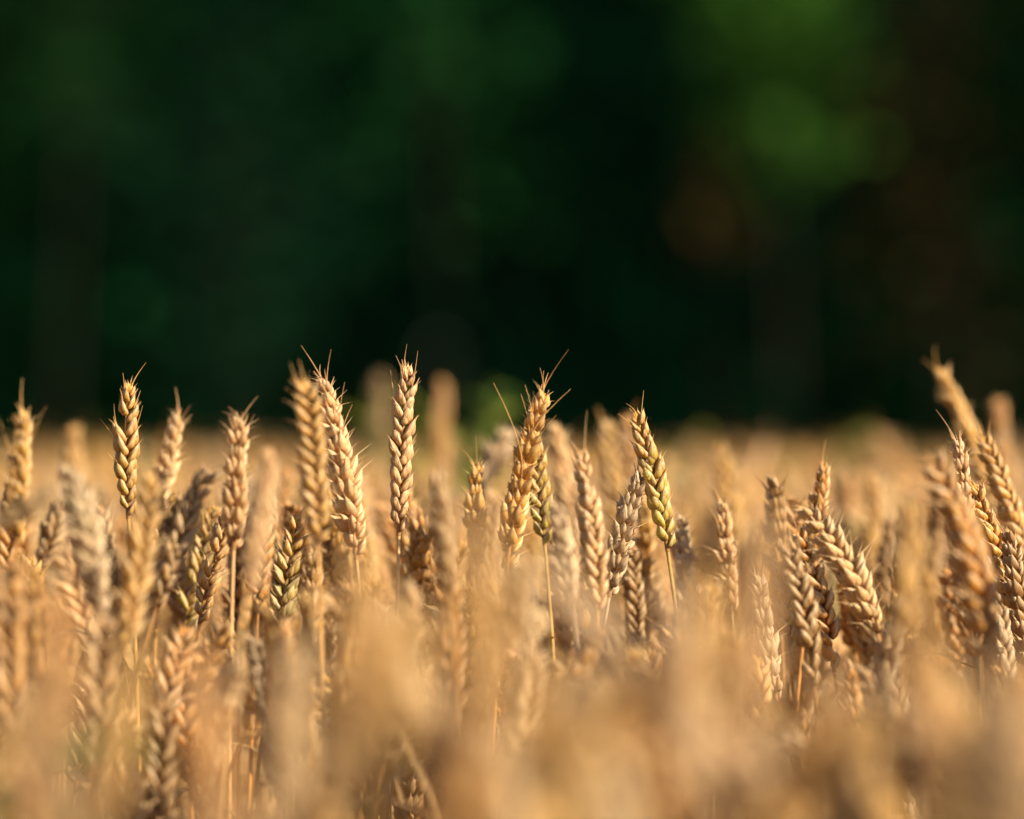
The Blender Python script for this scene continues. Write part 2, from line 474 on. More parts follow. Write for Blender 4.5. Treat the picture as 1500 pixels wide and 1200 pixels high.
def plant(fn, length, face, colour, r, lod, label, group, scale=1.0, splay=0.0, awn=0.022, n_long=3, leaf=True,
          stem_straight=.10, name='wheat_stalk', tips=None):
    """one wheat stalk: stem, ear (> spikelet, awn) and a dry leaf"""
    base_col = shade(PAL[colour], r)
    sp = stem_path(fn, r, straight=stem_straight)
    root_p = sp[0]
    root = thing(name, root_p, label, 'wheat', group)
    off = -root_p
    nodes, P = ear_nodes(fn, length, face, r, scale, splay)
    # stem
    g = Geo()
    m = len(sp)
    rad = np.linspace(0.0019, 0.00095, m)
    v, q, fl = tube(sp + off, rad, 8 if lod == 0 else 6); fl[:, 0] *= .3
    g.add(v, q, fl, shade(STEMC[colour], r))
    obj('stem', g.mesh('stem', M_STEM), root)
    # ear
    g = Geo()
    zig = P[::2].copy()
    v, q, fl = tube(zig + off, np.linspace(.0012, .0006, len(zig)), 6); fl[:, 0] *= .3
    g.add(v, q, fl, base_col if lod else (1, 1, 1))
    awns = ear_awns(nodes, r, awn, 0 if tips else n_long)
    for tp in (tips or []):
        best = None
        for R, p, size, t in nodes:
            if t < .35:
                continue
            st_ = p + R @ (np.array([3.2, 0, 9.0]) * .001 * size)
            vec = tp - st_; ln = np.linalg.norm(vec); an_ = math.acos(max(-1, min(1, float(unit(vec) @ R[:, 2]))))
            side_ = float(unit(vec) @ R[:, 0])
            cost = abs(an_ - .42) + ln * 9 + (0.25 if side_ < 0 else 0) + (1 if ln < .005 else 0)
            if best is None or cost < best[0]:
                best = (cost, st_, R)
        st, R = best[1], best[2]
        st = st + np.array([0, -.001, 0])
        tt = np.linspace(0, 1, 7)[:, None]
        out0 = unit(R @ np.array([.25, 0, 1.0])) * np.linalg.norm(tp - st) * .35
        awns.append(((1 - tt) ** 2 * st + 2 * (1 - tt) * tt * (st + out0) + tt * tt * tp, .00036))
    if lod == 0:
        ear = obj('ear', g.mesh('rachis', M_GRAIN), root, color=base_col)
        for R, p, size, t in nodes:
            M = Matrix(((*(R[0] * size), p[0] + off[0]), (*(R[1] * size), p[1] + off[1]), (*(R[2] * size), p[2] + off[2]), (0, 0, 0, 1)))
            cc = base_col
            if colour in ('green', 'olive'):
                k = min(1, max(0, (t - .35) / .55 + r.uniform(-.25, .45))); cc = tuple(a * (1 - k) + b * k for a, b in zip(base_col, PAL['gold']))
            obj('spikelet', r.choice(SPB_MESH if r.random() < splay else SPK_MESH), ear, color=shade(cc, r, .07), matrix=M)
        for pth, rad0 in awns:
            ga = Geo(); v, q, fl = tube(pth + off, np.linspace(rad0, 0.00008, len(pth)), 5); fl[:, 0] *= .7
            ga.add(v, q, fl, tuple(.5 * a + .5 * b for a, b in zip(base_col, (.80, .58, .30))))
            obj('awn', ga.mesh('awn', M_AWN), ear)
    else:
        for R, p, size, t in nodes:
            v, q, f, c = r.choice((SPB if r.random() < splay else SPK)[lod])
            v2 = (v * size) @ R.T + p + off
            cc = base_col
            if colour in ('green', 'olive'):
                k = min(1, max(0, (t - .35) / .55 + r.uniform(-.25, .45))); cc = tuple(a * (1 - k) + b * k for a, b in zip(base_col, PAL['gold']))
            f = f.copy(); f[:, 2] = (f[:, 2] + r.random()) % 1
            g.add(v2, q, f, shade(cc, r, .07))
        for pth, rad0 in awns:
            v, q, fl = tube(pth + off, np.linspace(rad0, 0.00008, len(pth)), 4); fl[:, 0] *= .7
            g.add(v, q, fl, base_col)
        obj('ear', g.mesh('ear', M_GRAIN), root)
    if leaf:
        g = Geo()
        k = int(m * r.uniform(.70, .86))
        v, q, fl = leaf_strip(sp[k] + off, r.uniform(0, 6.28), r.uniform(.10, .17), r.uniform(.0035, .006), r, r.uniform(.3, .9), r.uniform(.9, 1.6))
        g.add(v, q, fl, shade((.50, .34, .17), r))
        obj('leaf', g.mesh('leaf', M_STEM), root)
    return root

def hero(tip, base, d, colour, label, face=90, lod=0, bow=0, scale=1.0, lean=0.0, splay=0.0, awn=.020, n_long=3, seed=None,
         straight=.10, leaf=True, tips=None):
    """ear whose tip and foot stand at the given photograph positions, d metres from the lens; lean = extra depth of the tip"""
    if abs(d - FOCUS) < .3:
        d = FOCUS + (d - FOCUS) * 1.35
    a, b = at(*base, d), at(*tip, d + lean)
    if lod: awn *= .6; n_long = min(n_long, 2)
    rr = random.Random(tip[0] * 3 + tip[1]); scale *= rr.uniform(.93, 1.06) * (.9 if splay < .5 else 1.0); splay = max(splay, rr.choice((.15, .3, .45))) if splay >= 0 else 0.0
    ax = unit(b - a); perp = np.array([ax[2], 0, -ax[0]])
    L_ = np.linalg.norm(b - a)
    fn = make_path(a, b, perp * bow * KPX * d)
    r = random.Random(seed if seed is not None else int(tip[0] * 7 + tip[1] * 3))
    if tips: tips = [at(x, y, d + r.uniform(-.006, .006)) for x, y in tips]
    return plant(fn, L_, math.radians(face), colour, r, lod, label, None, scale, splay, awn, n_long, stem_straight=straight, leaf=leaf, tips=tips)

# face: 0 = spikelet rows left and right (plaited look), 90 = fan turned to the lens
# ---- ears near the plane of focus, left to right
hero((34, 606), (24, 800), 2.20, 'gold', 'golden wheat ear nearest the left edge, tall, with three spread awns against the dark wood', face=70, awn=.022, tips=[(33, 554), (68, 594), (0, 613)])
hero((188, 566), (188, 760), 2.29, 'gold', 'sharp golden ear, leftmost of the tall ones, plump grains and four upright awns', face=20, splay=-1, awn=.022, n_long=4, bow=-8, tips=[(180, 546), (214, 531), (206, 572), (167, 592), (146, 613), (209, 594)])
hero((262, 612), (212, 800), 2.22, 'pale', 'pale ear leaning right just beside the leftmost tall sharp golden ear', face=60, awn=.018, tips=[(257, 567), (280, 593), (279, 616)])
hero((222, 700), (172, 965), 2.14, 'gold', 'long soft golden ear leaning right, dark joint at its foot, in the lower left cluster', face=30, lod=1, bow=8, awn=.010, scale=1.1)
hero((350, 618), (342, 806), 2.24, 'pale', 'fluffy pale ear with four spread awns, between the leaning pale ear and the tall pair', face=80, splay=.8, awn=.022, n_long=4, tips=[(334, 596), (378, 580), (373, 607), (328, 632)])
hero((300, 694), (228, 892), 2.21, 'brown', 'brown gold ear leaning right below the fluffy pale ear', face=10, lod=1, bow=-6, awn=.016, scale=1.08)
hero((312, 745), (268, 925), 2.36, 'green', 'green tinged ear leaning right behind the brown gold leaning ear', face=0, awn=.016)
hero((86, 740), (58, 835), 2.40, 'brown', 'small dark brown ear tip low in the gap near the left edge', face=30, awn=.012)
hero((102, 690), (142, 905), 2.13, 'grey', 'whitish ear leaning left with curled pale husk tips, near the left edge', face=60, lod=1, bow=12, splay=1.2, awn=.006)
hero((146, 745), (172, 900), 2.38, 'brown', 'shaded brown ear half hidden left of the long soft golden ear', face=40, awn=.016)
hero((205, 830), (200, 960), 2.36, 'orange', 'rusty ear low behind the long soft golden ear', face=10, awn=.012)
hero((446, 560), (466, 800), 2.185, 'gold', 'tall soft golden ear on the left of the crossing tall pair', face=15, lod=0, awn=.024, n_long=4, bow=6, tips=[(425, 531), (438, 527), (436, 561), (427, 591)])
hero((474, 556), (522, 820), 2.28, 'pale', 'tall broad pale ear on the right of the crossing tall pair, husks spread open', face=65, awn=.024, n_long=4, bow=10, scale=1.12, splay=.8, tips=[(441, 506), (485, 512), (469, 534), (505, 560), (516, 593)])
hero((434, 762), (404, 950), 2.32, 'olive', 'sharp green ear low below the crossing tall pair', face=0, awn=.010)
hero((458, 812), (448, 950), 2.36, 'brown', 'light brown ear just right of the low green ear', face=80, awn=.014, splay=.6)
hero((418, 690), (398, 880), 2.52, 'orange', 'orange ear seen between the fluffy pale ear and the crossing tall pair', face=10, lod=1, awn=.012)
hero((394, 665), (362, 870), 2.09, 'pale', 'soft pale ear in front of the orange one, left of the crossing tall pair', face=40, lod=1, awn=.01)
hero((598, 538), (584, 785), 2.30, 'pale', 'single upright sharp ear in the middle, plaited rows of plump grains, bare orange stem', face=4, splay=-1, scale=1.06, awn=.018, n_long=3, bow=-6, tips=[(596, 504), (612, 514), (580, 521), (572, 542), (606, 543)])
hero((640, 700), (655, 880), 2.13, 'brown', 'dull purplish brown ear just right of the single upright ear', face=70, lod=1, awn=.012)
hero((697, 690), (700, 830), 2.34, 'gold', 'thin spiky ear tip with two upright awns right of the dull brown ear', face=80, splay=.6, awn=.026, n_long=2, tips=[(697, 638), (676, 657)])
hero((744, 636), (690, 735), 2.62, 'grey', 'out of focus greyish ear leaning right behind the thin spiky tip', face=30, lod=1, awn=.01)
hero((798, 576), (742, 840), 2.28, 'gold', 'tall ear leaning right with a long awn reaching up right, right of centre', face=85, splay=1.0, awn=.032, n_long=5, bow=-16, scale=1.05, tips=[(833, 512), (791, 539), (723, 561), (836, 570), (769, 564), (803, 546), (763, 577), (815, 608)])
hero((782, 650), (798, 800), 2.33, 'green', 'yellow green plump ear tucked behind the tall ear with the long awn', face=0, awn=.008)
hero((812, 625), (842, 770), 2.60, 'pale', 'out of focus pale ear right behind the tall ear with the long awn', face=50, lod=1, awn=.01)
hero((852, 664), (876, 900), 2.235, 'pale', 'pale cream ear with one thin upright awn, left of the silvery grey ear', face=35, awn=.024, n_long=1, bow=5, tips=[(860, 602), (831, 652)])
hero((818, 745), (836, 880), 2.19, 'grey', 'greyish white ear low between the tall leaning ear and the cream ear', face=85, lod=1, splay=.8, awn=.006)
hero((890, 622), (905, 790), 2.66, 'gold', 'out of focus golden ear behind the cream ear, left one of two', face=20, lod=1, awn=.02)
hero((920, 612), (932, 780), 2.62, 'orange', 'out of focus golden brown ear behind the grey ear, right one of two', face=20, lod=1, awn=.02)
hero((936, 700), (892, 875), 2.30, 'grey', 'silvery grey ear leaning right on a thin straight stem, left of the green yellow ear', face=88, splay=.9, awn=.008, bow=-6)
hero((926, 800), (934, 1005), 2.37, 'brown', 'dark brown ear low behind the silvery grey ear', face=20, awn=.008)
hero((932, 608), (978, 808), 2.30, 'green', 'sharp green yellow ear leaning left on a bare amber stem, awns at its tip', face=6, splay=-1, awn=.018, n_long=3, bow=8, tips=[(943, 572), (917, 591), (905, 606)])
hero((1000, 760), (1004, 930), 2.37, 'grey', 'faint pale ear right of the green yellow ear', face=80, splay=.6, awn=.008)
hero((1056, 655), (1074, 790), 2.68, 'gold', 'out of focus ear with a greyish tip alone in the gap right of centre', face=10, lod=1, awn=.008)
hero((1058, 740), (1072, 900), 2.36, 'pale', 'thin wispy ear half hidden in the gap right of centre', face=70, awn=.016, n_long=2)
hero((1206, 686), (1186, 850), 2.35, 'orange', 'small dark orange ear tip standing above the drooping pale ear', face=75, awn=.010, splay=.4, tips=[(1210, 643), (1223, 672), (1205, 673)])
hero((1176, 744), (1290, 945), 2.26, 'pale', 'big drooping pale ear leaning left with bristly white husks along its right side', face=50, splay=1.2, awn=.012, n_long=2, bow=26, scale=1.15, tips=[(1224, 749), (1245, 776), (1153, 735), (1259, 817)])
hero((1168, 778), (1222, 985), 2.33, 'orange', 'rusty orange ear directly under the drooping pale ear', face=30, awn=.010, bow=12, scale=1.05)
hero((1156, 800), (1192, 1010), 2.24, 'brown', 'grey brown plump ear left of the rusty orange one', face=8, awn=.008, bow=8, scale=1.1)
hero((1112, 850), (1138, 1030), 2.30, 'grey', 'pale edged ear at the left end of the cluster under the drooping pale ear', face=88, splay=.6, awn=.01, bow=-6)
hero((1140, 828), (1156, 960), 2.34, 'orange', 'bright orange ear squeezed between the pale edged ear and the grey brown one', face=40, awn=.006)
hero((1376, 540), (1470, 770), 2.50, 'gold', 'tallest ear on the right, out of focus golden, leaning left', face=40, lod=1, awn=.022, bow=10, scale=1.05, tips=[(1370, 505), (1351, 527)])
hero((1402, 648), (1424, 845), 2.30, 'pale', 'sharp pale ear with one awn pointing up left, in front of the tallest right ear', face=85, awn=.020, n_long=2, bow=6, tips=[(1371, 600), (1407, 629)])
hero((1424, 712), (1488, 905), 2.30, 'gold', 'sharp golden ear leaning left near the right edge, below the awned pale ear', face=15, awn=.014, n_long=2, bow=12, scale=1.05)
hero((1478, 780), (1508, 990), 2.29, 'brown', 'dark reddish brown ear cut by the right edge', face=50, awn=.014, splay=.4)
hero((1364, 672), (1442, 985), 2.15, 'orange', 'long soft ear arching right with a dark hollow under it, near the right edge', face=30, lod=1, bow=46, awn=.01, scale=1.3)
hero((1462, 588), (1478, 780), 2.85, 'orange', 'blurred rusty ear standing alone at the right edge behind the tallest one', face=30, lod=1, awn=.01)
hero((648, 560), (642, 720), 3.15, 'orange', 'blurred reddish ear standing above the field right of the upright middle ear', face=30, lod=1, awn=.008)
hero((560, 552), (548, 720), 3.4, 'brown', 'blurred brownish ear standing above the field left of the upright middle ear', face=30, lod=1, awn=.008)
hero((108, 632), (104, 760), 2.80, 'gold', 'blurred golden ear in the gap between the left edge ear and the tall sharp one', face=30, lod=1, awn=.008)
hero((1280, 700), (1276, 860), 2.72, 'gold', 'blurred golden ear alone in the gap left of the tallest right ear', face=30, lod=1, awn=.008)
hero((1335, 745), (1318, 960), 2.02, 'gold', 'soft wide ear in front of the gap left of the tallest right ear', face=30, lod=1, awn=.008, scale=1.1)
hero((768, 830), (742, 960), 2.02, 'brown', 'soft brown ear with white glints below the tall ear with the long awn', face=60, lod=1, splay=1, awn=.008)
hero((66, 728), (-40, 775), 2.05, 'brown', 'brown ear lying almost flat across the left edge', face=60, lod=1, awn=.008, bow=10)
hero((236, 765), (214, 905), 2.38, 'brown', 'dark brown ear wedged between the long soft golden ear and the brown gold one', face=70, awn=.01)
hero((334, 752), (292, 915), 2.32, 'gold', 'golden ear leaning right just right of the green tinged one', face=20, awn=.012, bow=-6)
hero((264, 735), (222, 888), 2.22, 'brown', 'dull brown ear pressed against the left side of the brown gold leaning ear', face=60, awn=.008)
hero((20, 700), (6, 868), 2.24, 'orange', 'rusty ear just under the golden ear nearest the left edge', face=20, awn=.008)
hero((386, 752), (378, 900), 2.36, 'orange', 'orange ear tight against the left side of the low green ear', face=10, awn=.008)
hero((476, 845), (480, 1000), 2.40, 'brown', 'brown ear low right of the light brown one beside the green ear', face=40, awn=.008)
hero((1440, 640), (1506, 835), 2.37, 'gold', 'golden ear leaning left behind the sharp ones at the right edge', face=30, awn=.012, bow=8)
hero((1236, 800), (1252, 960), 2.40, 'orange', 'rusty ear filling the hollow inside the bend of the drooping pale ear', face=50, awn=.008)
hero((868, 800), (858, 960), 2.38, 'orange', 'rusty ear at the foot of the pale cream ear', face=50, awn=.008)
hero((960, 840), (962, 1000), 2.44, 'brown', 'brown ear behind the bare amber stem of the green yellow ear', face=30, awn=.008)
hero((608, 790), (616, 930), 2.42, 'brown', 'shaded brown ear at the foot of the single upright middle ear', face=60, awn=.01)
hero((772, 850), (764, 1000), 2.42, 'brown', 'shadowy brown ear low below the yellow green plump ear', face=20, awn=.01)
hero((908, 770), (944, 915), 2.42, 'brown', 'brown ear leaning left behind the foot of the silvery grey ear', face=40, awn=.01)
hero((1452, 765), (1470, 950), 2.36, 'brown', 'dark brown ear just left of the one cut by the right edge', face=80, awn=.014, splay=.5)
hero((1388, 838), (1404, 985), 2.40, 'orange', 'rusty ear low in the hollow under the long arching ear', face=30, awn=.01)
hero((1304, 760), (1292, 900), 2.50, 'brown', 'brown ear standing in the gap right of the drooping pale ear', face=60, awn=.012)
# ---- large soft ears of the foreground
hero((700, 762), (708, 1100), 1.42, 'gold', 'large blurred orange ear rising highest in the centre foreground', face=30, lod=1, awn=.006, scale=1.1)
hero((795, 826), (1000, 1110), 1.52, 'cream', 'large blurred pale ear leaning left in the foreground right of the centre orange one', face=60, lod=1, awn=.006, bow=10, scale=1.1)
hero((560, 890), (670, 1200), 1.50, 'cream', 'large blurred pale ear leaning left in the foreground left of the centre orange one', face=60, lod=1, awn=.006, scale=1.1)
hero((432, 950), (425, 1240), 1.55, 'cream', 'large blurred pale ear in the foreground below the low green ear', face=20, lod=1, awn=.006)
hero((290, 960), (310, 1230), 1.55, 'orange', 'large blurred orange ear in the foreground between two dark hollows on the left', face=20, lod=1, awn=.006)
hero((84, 880), (70, 1180), 1.58, 'orange', 'large blurred orange ear in the left foreground corner', face=20, lod=1, awn=.006, scale=1.1)
hero((1040, 850), (1020, 1150), 1.50, 'gold', 'large blurred golden ear in the foreground left of the cluster under the drooping ear', face=20, lod=1, awn=.006, scale=1.1)
hero((1340, 870), (1380, 1160), 1.6, 'gold', 'large blurred golden ear in the foreground left of the long arching ear', face=20, lod=1, awn=.006, scale=1.1)
hero((1500, 980), (1470, 1260), 1.48, 'orange', 'large blurred orange ear in the right foreground corner', face=20, lod=1, awn=.006)
hero((955, 985), (1190, 1230), 1.48, 'cream', 'large blurred pale ear leaning left low in the foreground under the silvery grey ear', face=20, lod=1, awn=.006)

n_hero = sum(1 for o in COL.objects if o.name.startswith('wheat_stalk'))

hero((532, 812), (520, 1150), 1.42, 'gold', 'large blurred straw ear rising left of the single upright middle ear', face=20, lod=1, awn=.006)
hero((1120, 760), (1090, 1080), 1.46, 'pale', 'large blurred whitish ear leaning right, left of the cluster under the drooping ear', face=60, lod=1, awn=.006)
hero((1225, 1010), (1260, 1330), 1.42, 'brown', 'large blurred brown ear in the foreground right under the drooping pale ear', face=30, lod=1, awn=.006, scale=1.15)
hero((205, 940), (140, 1250), 1.5, 'gold', 'large blurred golden ear leaning right in the left foreground', face=30, lod=1, awn=.006)
hero((990, 862), (1012, 1180), 1.46, 'cream', 'large blurred cream ear standing right of the low silvery grey ear in the foreground', face=20, lod=1, awn=.006)
hero((1215, 1000), (1150, 1290), 1.45, 'gold', 'large blurred straw ear leaning right below the rusty cluster in the foreground', face=40, lod=1, awn=.006)
# ------------------------------------------------------------------ the rest of the stalks one can still tell apart
EX = np.array([-200, 0, 80, 160, 250, 330, 380, 450, 520, 560, 620, 680, 740, 800, 880, 960, 1030, 1080, 1130, 1200, 1260, 1330, 1400, 1460, 1700])
EY = np.array([850, 860, 900, 960, 1010, 960, 930, 930, 900, 890, 860, 830, 860, 880, 960, 930, 900, 920, 1010, 1030, 980, 900, 960, 960, 960])
CW = [('gold', .33), ('pale', .26), ('orange', .20), ('brown', .12), ('grey', .05), ('olive', .04)]

CWF = [('gold', .38), ('pale', .20), ('cream', .12), ('orange', .24), ('brown', .06)]
def pick(r, front=False):
    x = r.random(); s = 0
    for k, w in (CWF if front else CW):
        s += w
        if x <= s:
            return k
    return 'gold'

def random_ear_fn(x, y, ztop, r, lean_max=32, k=1.0):
    lean = math.radians((abs(r.gauss(0, 1)) * 14 + 3) * k); lean = min(lean, math.radians(lean_max + 14))
    az = r.uniform(0, 2 * math.pi)
    L_ = r.uniform(.066, .092)
    d = np.array([math.sin(lean) * math.cos(az), math.sin(lean) * math.sin(az), math.cos(lean)])
    tip = np.array([x, y, ztop]); base = tip - d * L_
    return make_path(base, tip, -np.array([d[0], d[1], 0]) * L_ * .10 + np.array([0, 0, L_ * .02])), L_

def filler(y0, y1, n, top_fn, label_fn, group, seed, lod=1):
    r = random.Random(seed); made = 0; tries = 0
    pts = []
    while made < n and tries < n * 60:
        tries += 1
        y = math.sqrt(r.uniform(y0 * y0, y1 * y1))
        px = r.uniform(-60, 1560)
        x = (px - 750) * KPX * y
        if any((x - a) ** 2 + (y - b) ** 2 < .018 ** 2 for a, b in pts):
            continue
        zt = top_fn(px, y, r)
        py = 600 - (zt - CAM_Z) / (KPX * y)
        if py > 1215:
            if y < 1.25: continue
        pts.append((x, y))
        fn, L_ = random_ear_fn(x, y, zt, r, 40, 1.6 if y < 1.9 else 1.15)
        c = pick(r, y < 2.03)
        plant(fn, L_, r.uniform(0, 3.14), c, r, lod, label_fn(c), group, scale=r.uniform(.98, 1.15), splay=r.uniform(0, .8), awn=r.uniform(.006, .02),
              n_long=r.choice((1, 2, 3)), leaf=r.random() < .8 and not 700 < px < 775)
        made += 1
    return pts

HOLX = np.array([-200, 0, 30, 80, 130, 170, 245, 275, 325, 345, 385, 410, 470, 490, 520, 700, 735, 775, 800, 1700])
HOLY = np.array([230, 220, 220, 0, 0, 260, 260, 0, 0, 220, 220, 0, 150, 150, 0, 0, 200, 200, 0, 0])
def top_front(px, y, r):
    e = np.interp(px, EX, EY) + np.interp(px, HOLX, HOLY) + abs(r.gauss(0, 1)) * 100 + 10
    return CAM_Z + (600 - e) * KPX * y
MX = np.array([-100, 0, 100, 200, 300, 380, 470, 520, 600, 640, 700, 760, 850, 960, 1030, 1100, 1200, 1280, 1330, 1400, 1500, 1600])
MY = np.array([800, 800, 830, 940, 920, 900, 860, 820, 870, 800, 770, 850, 920, 930, 830, 900, 1000, 950, 870, 960, 980, 940])
def top_mid(px, y, r):
    e = np.interp(px, MX, MY) + abs(r.gauss(0, 1)) * 60 + 0
    return CAM_Z + (600 - e) * KPX * y
def top_back(px, y, r):
    e = 700 + 130 * (985 < px < 1110 or 1285 < px < 1350) + abs(r.gauss(0, 1)) * 110
    return CAM_Z + (600 - e) * KPX * y

CN = {'cream': 'cream coloured', 'gold': 'golden', 'pale': 'pale straw', 'orange': 'orange', 'brown': 'brown', 'grey': 'greyish', 'olive': 'olive green'}
F = filler(1.25, 1.75, 54, top_front, lambda c: 'blurred %s wheat ear in the soft mass of the near foreground' % CN[c], 'blurred wheat ears of the near foreground', 101)
F += filler(2.00, 2.26, 72, top_mid, lambda c: '%s wheat ear low among the stalks just in front of the sharp ones' % CN[c], 'wheat ears low among the sharp ones', 102)
F += filler(2.36, 2.80, 90, top_back, lambda c: 'soft %s wheat ear filling the gaps right behind the sharp ones' % CN[c], 'soft wheat ears right behind the sharp ones', 103)

# ------------------------------------------------------------------ the field beyond and around: one mass nobody could count
def field():
    r = random.Random(77)
    g = Geo()
    def low_ear(fn, c):
        t = np.linspace(0, 1, 13)
        P = np.array([fn(a) for a in t])
        X, Y, Z = frames(P, r.uniform(0, 3.14))
        ang = np.linspace(0, 2 * math.pi, 6, endpoint=False)
        prof = np.array([.25, .7, .95, 1, 1.02, 1, 1, .96, .92, .85, .72, .5, .08]) * .0066
        bump = 1 + .28 * np.sin(t * 37)[:, None] * np.sign(np.cos(ang))[None, :]
        v = P[:, None, :] + (prof[:, None] * bump)[..., None] * (np.cos(ang)[None, :, None] * X[:, None, :] + np.sin(ang)[None, :, None] * Y[:, None, :])
        seg = 6
        i = np.arange(12)[:, None] * seg; j = np.arange(seg)[None, :]; j2 = (j + 1) % seg
        q = np.stack([i + j, i + j2, i + seg + j2, i + seg + j], -1).reshape(-1, 4)
        fl = np.zeros((len(P) * seg, 4)); fl[:, 0] = np.tile([.3, .7, .4, .8, .35, .75], 13); fl[:, 1] = .5
        fl[:, 2] = np.repeat([(r.random()) for _ in range(13)], seg)
        g.add(v.reshape(-1, 3), q, fl, c)
    def one(x, y, zt, near):
        fn, L_ = random_ear_fn(x, y, zt, r)
        cn = pick(r); c = shade(PAL[cn], r)
        sp = stem_path(fn, r, 9 if near else 6)
        v, q, fl = tube(sp, np.linspace(.0018, .001, len(sp)), 4 if near else 3); fl[:, 0] *= .3
        g.add(v, q, fl, shade(STEMC[cn], r))
        if near:
            nodes, P = ear_nodes(fn, L_, r.uniform(0, 3.14), r, 1.2, r.uniform(0, .8))
            for R, p, size, t in nodes:
                v, q, f, _ = r.choice(SPK[2]); f = f.copy(); f[:, 2] = r.random()
                g.add((v * size) @ R.T + p, q, f, c)
            for pth, r0 in ear_awns(nodes, r, .018, 2):
                v, q, fl = tube(pth[::2], np.linspace(r0, .0001, 4), 3); g.add(v, q, fl, c)
        else:
            low_ear(fn, c)
            if r.random() < .5:
                tip = fn(1.0); dd = unit(fn(1.0) - fn(.9))
                for _ in range(2):
                    v, q, fl = tube(awn_path(tip, dd + np.array([r.uniform(-.4, .4), r.uniform(-.4, .4), 0]), .02, r)[::3], [.0004, .0003, .0001], 3); g.add(v, q, fl, c)
        if r.random() < (.35 if near else .2):
            k = int(len(sp) * .7)
            v, q, fl = leaf_strip(sp[k], r.uniform(0, 6.28), .14, .005, r, .6, 1.2, 6); g.add(v, q, fl, shade((.50, .34, .17), r))
    def z_top(y):
        return CAM_Z - (.064 if y < 4 else .060) - .012 * max(0, y - 4) + r.gauss(0, .015) - (.012 if y < 3 else 0)
    half = lambda y: .1111 * y
    # right behind the countable ones
    for y0, y1, dens, near in ((2.80, 3.7, 330, True), (3.7, 6.0, 300, False), (6.0, 9.0, 190, False), (9.0, 12.0, 110, False)):
        ymid = (y0 + y1) / 2
        w = half(ymid) * 1.15 + (.25 if y0 < 6 else .8)
        for _ in range(int(2 * w * (y1 - y0) * dens)):
            y = r.uniform(y0, y1); x = r.uniform(-w, w)
            one(x, y, z_top(y), near)
    # both sides of the countable ones, outside the picture
    for s in (-1, 1):
        for _ in range(330):
            y = r.uniform(.5, 2.8); x = s * (half(y) + .022 + r.random() ** 1.3 * .42)
            one(x, y, CAM_Z - .075 + r.gauss(0, .02), True)
    o = obj('wheat_field', g.mesh('wheat_field', M_GRAIN))
    tag(o, 'ripe golden wheat field stretching away out of focus to the wood', 'wheat field', None, 'stuff')
field()

# ------------------------------------------------------------------ ground
def sheet(name, x0, x1, y0, y1, z, mat):
    g = Geo(); g.add([(x0, y0, z), (x1, y0, z), (x1, y1, z), (x0, y1, z)], [(0, 1, 2, 3)])
    o = obj(name, g.mesh(name, mat)); tag(o, kind='structure'); return o
sheet('ground', -300, 300, -100, 500, 0, M_SOIL)

# ------------------------------------------------------------------ green weeds among the wheat
def weed(px, py, d, h_leaves, width, colour, label, seed, n=7):
    r = random.Random(seed)
    p = at(px, py, d)
    root = thing('green_weed', (p[0], p[1], 0), label, 'weed')
    g = Geo(); top = p[2]
    path = np.array([(0, 0, 0), (.004, 0, top * .4), (-.004, .004, top * .8), (0, 0, top)])
    v, q, fl = tube(path, [.003, .0026, .002, .0012], 6); g.add(v, q, fl, (.20, .25, .06)); obj('stem', g.mesh('stem', M_LEAF), root)
    for i in range(n):
        g = Geo()
        z = top - h_leaves * (i / n) ** 1.2 - .012
        v, q, fl = leaf_strip(np.array([0, 0, z]), i * 2.4 + r.random(), r.uniform(.8, 1.2) * width, width * r.uniform(.13, .2), r, r.uniform(.5, 1.1), r.uniform(.5, 1.0))
        g.add(v, q, fl, shade(colour, r, .15)); obj('leaf', g.mesh('leaf', M_LEAF), root)
    return root
weed(540, 575, 3.35, .16, .05, (.22, .26, .045), 'yellow green leafy weed rising behind the wheat left of the upright middle ear', 1, 9)
weed(722, 562, 3.6, .15, .05, (.12, .22, .045), 'bright green weed rising above the wheat right of the blurred reddish ear', 2, 9)
weed(590, 610, 3.5, .12, .05, (.22, .25, .045), 'yellow green weed behind the single upright middle ear', 3, 8)
weed(690, 625, 3.3, .12, .05, (.20, .25, .045), 'low yellow green weed behind the thin spiky ear tip', 9, 8)
weed(1240, 632, 4.2, .12, .05, (.22, .25, .05), 'faint yellow green weed in the field left of the tallest right ear', 4, 8)
weed(990, 650, 4.0, .12, .05, (.25, .25, .05), 'faint yellow green weed behind the sharp green yellow ear', 5, 8)
weed(-5, 1150, 1.62, .13, .09, (.04, .14, .025), 'deep green weed in the lower left corner', 6, 9)
weed(480, 1160, 1.8, .10, .04, (.12, .18, .03), 'dark green weed at the bottom between the pale foreground ears', 7, 8)

# ------------------------------------------------------------------ the wood behind the field
def leaves(g, centres, n, spread, size, colour, r, jit=.25):
    """n leaf blades scattered round each centre, hanging at random angles"""
    for c in centres:
        k = n
        P = c + r.normal(0, 1, (k, 3)) * np.array([spread, spread, spread * .75])
        A = r.normal(0, 1, (k, 3)); A[:, 2] -= .5; A /= np.linalg.norm(A, axis=1)[:, None]
        B = np.cross(A, r.normal(0, 1, (k, 3))); B /= np.linalg.norm(B, axis=1)[:, None]
        s = (size * r.uniform(.6, 1.3, k))[:, None]
        v = np.stack([P - A * s, P + B * s * .5, P + A * s, P - B * s * .5], 1).reshape(-1, 3)
        q = np.arange(k * 4).reshape(-1, 4)
        cc = np.array(colour)[None, :] * (1 + r.uniform(-jit, jit, (k, 1))) * (1 + r.uniform(-.1, .1, (k, 3)))
        g.add(v, q, None, np.repeat(cc, 4, axis=0).astype(np.float32))

